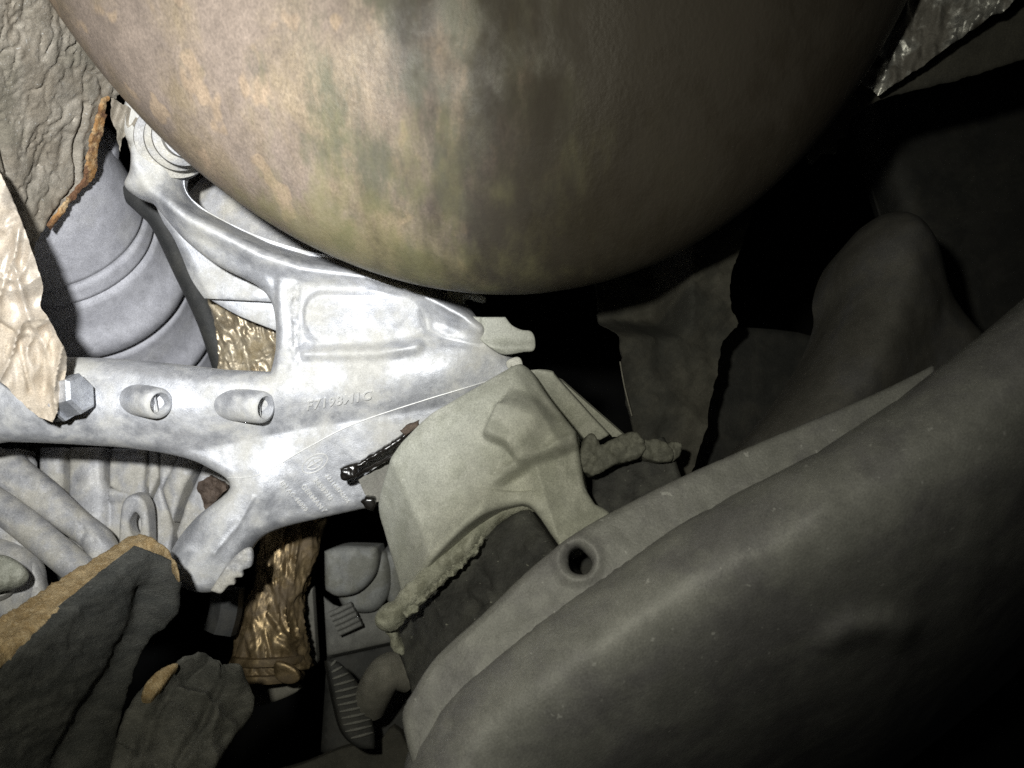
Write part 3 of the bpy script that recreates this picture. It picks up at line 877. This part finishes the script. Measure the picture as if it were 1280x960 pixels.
# ------------------------------------------------------------------ ribbed engine block below the bar
blk = thing('engine_block', P3(140, 620, .50), 'ribbed dusty cast engine block below the bracket bar with an eye lug', 'engine')
BK = curve([(-80, 520, 1), (300, 520, 1), (300, 640, 1), (262, 668, 1), (240, 700, 1), (150, 760, 1), (-80, 760, 1)], 3)
relief('wall', M['dark'], flat(.520, .002, -.010, (140, 620)), BK, blk, step=12, thick=.01)  # near-black sheet that paints the shade in the slots between the ribs
RIBS = [([(-20, 560), (20, 560), (22, 640), (-20, 640)], 0), ([(53, 560), (83, 560), (81.5, 640), (53, 640)], 68),
        ([(89, 560), (131, 560), (132, 598), (136, 609), (165, 616), (200, 640), (190, 740), (80, 740), (87, 640)], 110),
        ([(138, 560), (182, 560), (183, 602), (181, 626), (170, 622), (150, 616), (139, 608)], 0),
        ([(184.5, 560), (196, 560), (197, 596), (185, 622), (183.5, 604)], 0),
        ([(199, 560), (228, 560), (201.5, 611), (215, 660), (210, 720), (186, 720), (187, 640), (186, 630), (198, 604)], 0),
        ([(232, 560), (252, 572), (232, 612), (219, 652), (204.5, 612)], 226), ([(256, 576), (290, 590), (280, 650), (230, 720), (219, 666), (234, 622)], 0)]
for pts, mid in RIBS:
    relief('rib', M['cast_dusty'], flat(.492 + .004*(mid == 226), .002, -.010, (140, 620)), np.array(pts, float), blk, step=3, edge_r=5, edge_h=.003, thick=.022, sharp=60,
           fn=lambda x, y, d, mid=mid: (.006*dome((x - mid)/26.) if mid else 0*x) + .004*dome((y - 600)/30.)*(x > 137)*(x < 184) + .0003*fbm(x/14., y/14., 81))
lathe('stub', M['cast_dusty'], P3(30, 600, .485), P3(30, 571, .478), [(0, .007), (.7, .007), (.85, .006), (.95, .004), (1, .001)], blk, seg=24)
relief('eye_lug', M['cast_dusty'], flat(.468, .004, 0, (168, 650)), curve([(150, 640), (153, 628), (160, 620), (170, 619), (179, 626), (184, 640), (186, 670), (186, 700, 1), (148, 700, 1), (148, 665)], 5), blk, holes=[curve([(168, 641), (174, 648), (175, 658), (173, 668), (167, 672), (162, 664), (161, 652)], 5)], step=2.5, edge_r=5, edge_h=.002, thick=.012)
relief('brown_flake', M['taped'], flat(.470, 0, 0, (262, 615)), [(248, 602), (262, 595), (281, 605), (284, 612), (270, 626), (258, 640), (252, 622), (247, 612)], blk, step=2.5, thick=.003, rag=1.0, fn=lambda x, y, d: .0018*fbm(x/8., y/8., 91))
# rail and pipe running down to the felt
rail = relief('rail', M['cast_dusty'], Plane((20, 600, .455), (120, 600, .462), (60, 690, .445)), curve([(-80, 520, 1), (-5, 556), (18, 562), (28, 572), (60, 598), (98, 634), (132, 662), (150, 700, 1), (110, 715, 1), (95, 682), (50, 650), (0, 618), (-80, 570, 1)], 5), None, step=3, edge_r=16, edge_h=.009, thick=.012, fn=lambda x, y, d: .0012*np.exp(-(segdist(x, y, [(96, 632), (104, 665), (96, 684)])[0]/2.4)**2)*-1 + .0004*fbm(x/12., y/12., 95))
tag(rail, 'sloping dusty cast rail from the left edge down to the felt pad', 'rail')
pipe = sweep('coolant_pipe', M['cast_dusty'], path3([(-60, 595, .452), (10, 640, .448), (60, 680, .444), (120, 730, .44)], 8), .0088, seg=24)
tag(pipe, 'smooth dull metal pipe directly below the sloping cast rail', 'pipe')
lev = thing('hose_end', P3(20, 690, .43), 'rounded dusty hose fitting with a flat lever at the left edge above the felt', 'hose fitting')
lathe('disc', M['cast_dusty'], P3(-14, 735, .452), P3(-4, 728, .425), [(0, .027), (.4, .0275), (.62, .0262), (.74, .0235), (.80, .0195), (.84, .0150), (.86, .0105), (1.0, .0098), (1.08, .008), (1.1, .004)], lev, seg=48)
relief('lever', M['bead'], Plane((20, 705, .416), (60, 705, .424), (20, 740, .410)), curve([(-40, 690), (0, 690), (22, 698), (36, 712), (34, 724), (14, 732), (-40, 738)], 4), lev, step=3, edge_r=9, edge_h=.005, thick=.008)
relief('arm_plate', M['cast_dusty'], flat(.445, .01, -.01, (20, 670)), curve([(-60, 610, 1), (-10, 640), (24, 668), (44, 700), (56, 745), (60, 800, 1), (-60, 800, 1)], 4), lev, step=4, edge_r=9, edge_h=.005, thick=.01, fn=lambda x, y, d: .0006*fbm(x/30., y/30., 99) - .002*np.exp(-(segdist(x, y, [(8, 690), (34, 684), (42, 700)])[0]/2.5)**2))

# ------------------------------------------------------------------ felt insulation pads
PFt = Plane((90, 800, .325), (200, 760, .372), (90, 930, .335))
fp = thing('felt_pad', P3(90, 800, .33), 'upright charcoal felt insulation pad with broad tan cut edge', 'insulation pad')
def felt_fn(x, y, d):
    h = .0012*fbm(x/60., y/60., 101) + .0004*fbm(x/9., y/9., 103)
    q, t = segdist(x, y, [(186, 742), (178, 775), (150, 840), (110, 900), (80, 960)])
    return h - .0055*np.exp(-(q/15.)**2) + .006*np.exp(-(segdist(x, y, [(208, 700), (204, 760)])[0]/14.)**2)
relief('face', M['felt'], PFt, curve([(-80, 886, 1), (0, 828), (94, 761), (150, 714), (184, 688, 1), (205, 696), (221, 712), (219, 752), (206, 786), (190, 800), (170, 850), (150, 920), (130, 1040, 1), (-80, 1040, 1)], 5), fp, step=3, fn=felt_fn, edge_r=6, edge_h=.003, thick=.008, rag=.7, sharp=80)
relief('cut_edge', M['felt_edge'], Plane((90, 770, .318), (200, 700, .366), (60, 740, .336)), curve([(-80, 872, 1), (0, 815), (94, 748), (150, 701), (180, 680), (188, 679), (205, 690), (221, 712), (222, 704), (210, 684), (190, 669), (168, 665), (120, 692), (60, 729), (0, 768), (-80, 815, 1)], 5), fp, step=2.4, edge_r=5, edge_h=.003, thick=.006, rag=.8, sharp=80, fn=lambda x, y, d: .0006*fbm(x/7., y/7., 111))
PF2 = Plane((230, 880, .372), (320, 880, .385), (230, 960, .350))
fp2 = thing('crumpled_felt_pad', P3(230, 890, .37), 'curled charcoal felt scrap lying right of the larger felt pad', 'insulation pad')
def felt2_fn(x, y, d):
    q, t = segdist(x, y, [(212, 850), (228, 836), (255, 830), (290, 850)])
    h = .012*np.exp(-(q/12.)**2) + .0035*crumple(x/60., y/60., 121, 2) + .0004*fbm(x/8., y/8., 122)
    q, t = segdist(x, y, [(274, 858), (250, 910), (220, 960)])
    h = h - .005*np.exp(-(q/6.)**2)
    q, t = segdist(x, y, [(212, 849), (235, 844), (260, 829), (274, 840), (276, 850)])
    h = h - .0075*np.exp(-(q/3.2)**2)
    q, t = segdist(x, y, [(215, 862), (190, 900), (170, 960)])
    return h - .006*np.exp(-(q/8.)**2) + .006*np.exp(-(segdist(x, y, [(196, 880), (240, 900), (225, 960)])[0]/30.)**2)
relief('face', M['felt_pale'], PF2, curve([(120, 1040, 1), (150, 905), (176, 862), (200, 850), (214, 838), (235, 824), (258, 820), (276, 838), (282, 845), (302, 846), (315, 860), (318, 884), (285, 930), (230, 1040, 1)], 5), fp2, step=3, fn=felt2_fn, edge_r=7, edge_h=.004, thick=.008, rag=.8, sharp=80)
relief('cut_edge', M['felt_edge'], Plane((190, 850, .362), (240, 840, .372), (190, 900, .350)), curve([(178, 868), (185, 850), (198, 837), (214, 828), (224, 829), (213, 844), (203, 858), (190, 872)], 4), fp2, step=2.2, thick=.006, rag=.7, edge_r=4, edge_h=.002)

# ------------------------------------------------------------------ bronze foil sleeve with clamp
gs = thing('foil_sleeve', P3(345, 770, .50), 'bronze crinkled foil sleeve with gold clamp under the bracket', 'foil sleeve')
def sleeve():
    pth = path3([(372, 640, .515), (362, 690, .51), (348, 740, .505), (340, 790, .50), (340, 838, .495)], 24)
    n = len(pth)
    rad = np.interp(np.linspace(0, 1, n), [0, .25, .5, .75, 1], [.019, .0185, .0165, .0215, .0245])
    def f(t, a):
        return float(1 + .10*crumple(np.array(t*5.5 + .6*math.sin(2*a)), np.array(a*2.3 + 2.8*t), 131, 3) + .03*vnoise(np.array(t*9), np.array(a*3.), 5))
    return pth, rad, f
pth, rad, f = sleeve()
sweep('foil_cover', M['foil_gold'], pth, rad*.95, gs, seg=140, fn=f, sharp=75)
cA, cB = P3(336, 818, .492), P3(334, 856, .488)
for t0 in (0.0, .55):
    a = cA + (cB-cA)*t0
    lathe('clamp_ring', M['foil_gold'], a, a + (cB-cA)*.30, [(0, .0205), (.1, .0225), (.5, .0232), (.9, .0225), (1, .0205)], gs, seg=40)
relief('clamp_tab', M['foil_gold'], flat(.464, 0, 0, (358, 840)), curve([(344, 828), (368, 836), (374, 850), (360, 856), (344, 848)], 4), gs, step=3, edge_r=4, edge_h=.001, thick=.003)
relief('heel', M['greyplate'], flat(.49, 0, -.01, (345, 868)), curve([(312, 850), (368, 858), (366, 868), (322, 884), (314, 876)], 4), gs, step=4, edge_r=4, edge_h=.002, thick=.01)
sb = sweep('dark_bracket', M['dark'], path3([(285, 735, .48), (282, 765, .478), (275, 790, .476)], 6), .010, seg=6)
tag(sb, 'dark angular bracket stub left of the bronze foil sleeve', 'bracket')
st = relief('narrow_strut', M['greyplate'], flat(.53, 0, 0, (385, 780)), [(374, 755), (390, 735), (396, 830), (388, 838), (382, 800)], None, step=5, edge_r=3, edge_h=.001, thick=.008)
tag(st, 'narrow upright grey strut just right of the bronze foil sleeve', 'strut')

# ------------------------------------------------------------------ parts behind, below the bracket
hb = thing('grey_housing', P3(445, 720, .50), 'rounded grey housing in the shadow below the bracket edge', 'housing')
relief('drum_face', M['greybox'], flat(.50, 0, -.006, (440, 720)), curve([(403, 690, 1), (425, 683), (470, 684, 1), (472, 700), (466, 722), (446, 742), (420, 747), (404, 738, 1)], 5), hb, step=4, edge_r=10, edge_h=.006, thick=.03)
relief('drum_back', M['greybox'], flat(.512, 0, -.006, (460, 730)), curve([(404, 700, 1), (470, 690), (484, 700), (485, 740), (470, 764), (446, 768), (424, 757)], 5), hb, step=4, edge_r=12, edge_h=.008, thick=.03)
relief('side_lobe', M['greybox'], flat(.520, 0, 0, (485, 710)), curve([(474, 700), (486, 690), (505, 690, 1), (505, 760, 1), (484, 756)], 5), hb, step=4, edge_r=8, edge_h=.006, thick=.03)
ld = thing('ridged_tray', P3(440, 790, .50), 'dark ridged plastic tray below the grey housing', 'tray')
relief('tray_floor', M['stone'], flat(.515, .0, -.02, (440, 790)), curve([(404, 745, 1), (430, 760), (500, 760, 1), (500, 800, 1), (408, 820, 1)], 3), ld, step=5, edge_r=4, edge_h=.002, thick=.02)
for k in range(5):
    sweep('ridge', M['stone'], [P3(412 + 3*k, 768 + 6*k, .503), P3(440 + 3*k, 755 + 6*k, .503)], .0018, ld, seg=8)
tr2 = relief('dark_shelf', M['dark'], flat(.52, 0, -.02, (440, 850)), curve([(408, 818, 1), (510, 795, 1), (530, 900, 1), (470, 960, 1), (400, 940, 1)], 3), None, step=8, edge_r=4, edge_h=.002, thick=.02)
tag(tr2, 'dark plastic shelf behind the ridged guard at the bottom', 'shelf')
fh = thing('ribbed_guard', P3(438, 875, .46), 'curved dark plastic guard with fine pale ridges at the bottom centre', 'guard')
PG = Plane((440, 870, .462), (480, 870, .468), (440, 920, .455))
relief('body', M['dark'], PG, curve([(408, 826, 1), (424, 828), (446, 852), (460, 882), (468, 915), (468, 936, 1), (446, 934), (428, 915), (418, 880), (412, 850)], 5), fh, step=3, edge_r=6, edge_h=.002, thick=.012, fn=lambda x, y, d: .003*dome((x-440-(y-880)*.25)/30.))
for k in range(12):
    f = k/11
    yl = 832 + 90*f
    xl = float(np.interp(yl, [826, 850, 880, 915, 934], [409, 412, 418, 428, 446])) + 3
    xr = float(np.interp(yl - 7, [820, 828, 852, 882, 915, 936], [417, 424, 446, 460, 467, 468])) - 2
    pa = [PG.at(np.array(xl + (xr-xl)*q), np.array(yl - 7*q), np.array(.0008 + .003*float(dome(np.array((xl + (xr-xl)*q - 440 - (yl-880)*.25)/30.))))) for q in (0, .25, .5, .75, 1)]
    sweep('ridge', M['stone'], pa, [.0004, .0009, .0010, .0009, .0004], fh, seg=8)
fk = sweep('bent_stub', M['greyplate'], path3([(462, 880, .47), (470, 862, .462), (480, 845, .458), (492, 838, .46), (510, 842, .465)], 6), .011, seg=20)
tag(fk, 'dim bent grey pipe stub between ridged guard and subframe beam', 'pipe')
ug = relief('undertray', M['panel'], flat(.49, 0, -.01, (400, 950)), curve([(300, 985), (380, 955), (430, 935), (470, 930), (500, 915), (560, 1050, 1), (280, 1050, 1)], 4), None, step=6, edge_r=5, edge_h=.002, thick=.01)
tag(ug, 'dark grey undertray edge along the bottom beneath the ridged guard', 'panel')

# ------------------------------------------------------------------ right side: dark panels, strap, embossed foil
wp = thing('woven_panel', P3(870, 420, .60), 'dim woven grey liner panel with ragged edge under the drum', 'panel')
relief('sheet', M['panel'], Plane((860, 400, .418), (920, 400, .422), (860, 540, .412)), curve([(775, 430), (782, 490), (795, 550), (815, 640, 1), (855, 610), (878, 545), (893, 490), (900, 450), (908, 425), (926, 402), (915, 382), (916, 345), (932, 295), (957, 222, 1), (975, 160, 1), (760, 200, 1), (768, 330)], 4), wp, step=4, thick=.002, sheet=True, rag=1.0, fn=lambda x, y, d: .004*fbm(x/60., y/60., 141) + .0004*np.sin(x/1.9)*np.sin(y/1.9) - .040*smooth(425, 380, y)*smooth(868, 842, x))
sweep('pale_rim', M['greyplate'], path3([(775, 452, .409), (781, 485, .408), (790, 520, .407)], 6), .0004, wp, seg=6)
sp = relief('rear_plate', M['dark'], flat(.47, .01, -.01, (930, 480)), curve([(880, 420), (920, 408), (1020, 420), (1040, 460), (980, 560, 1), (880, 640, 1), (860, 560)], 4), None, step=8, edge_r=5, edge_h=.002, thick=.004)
tag(sp, 'dark flat plate between the woven liner and the subframe arm', 'plate')
stp = relief('strap', M['panel'], Plane((1150, 110, .385), (1270, 70, .380), (1060, 150, .39)), curve([(1010, 195, 1), (1030, 160), (1062, 118), (1085, 92), (1180, 50), (1300, 0, 1), (1300, 68, 1), (1200, 100), (1110, 122), (1075, 140), (1063, 152), (1060, 170), (1048, 176), (1046, 192), (1030, 192), (1016, 206)], 4), None, step=4, thick=.003, edge_r=4, edge_h=.0015, rag=.8)
tag(stp, 'dark flat strap with frayed end right of the drum', 'strap')
ef = relief('embossed_foil', M['foil_silver'], Plane((1120, 60, .370), (1200, 40, .360), (1100, 110, .374)), curve([(1075, 101, 1), (1095, 66), (1112, 30), (1130, -20), (1150, -80, 1), (1330, -80, 1), (1262, 8), (1240, 20), (1190, 55), (1140, 92), (1098, 119, 1)], 4), None, step=2.4, thick=.001, sheet=True, rag=.7, sharp=75, fn=lambda x, y, d: .0011*np.sin((x+.25*y)/3.4 + 1.6*vnoise(x/20., y/20., 151)) + .0018*crumple(x/35., y/35., 152))
tag(ef, 'silver embossed foil corner glinting in the upper right', 'foil')
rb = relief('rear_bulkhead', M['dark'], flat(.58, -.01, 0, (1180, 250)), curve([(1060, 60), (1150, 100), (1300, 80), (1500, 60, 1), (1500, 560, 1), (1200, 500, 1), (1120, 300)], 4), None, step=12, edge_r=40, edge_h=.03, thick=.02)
tag(rb, 'dark rounded bulkhead far behind the subframe arm', 'bulkhead')
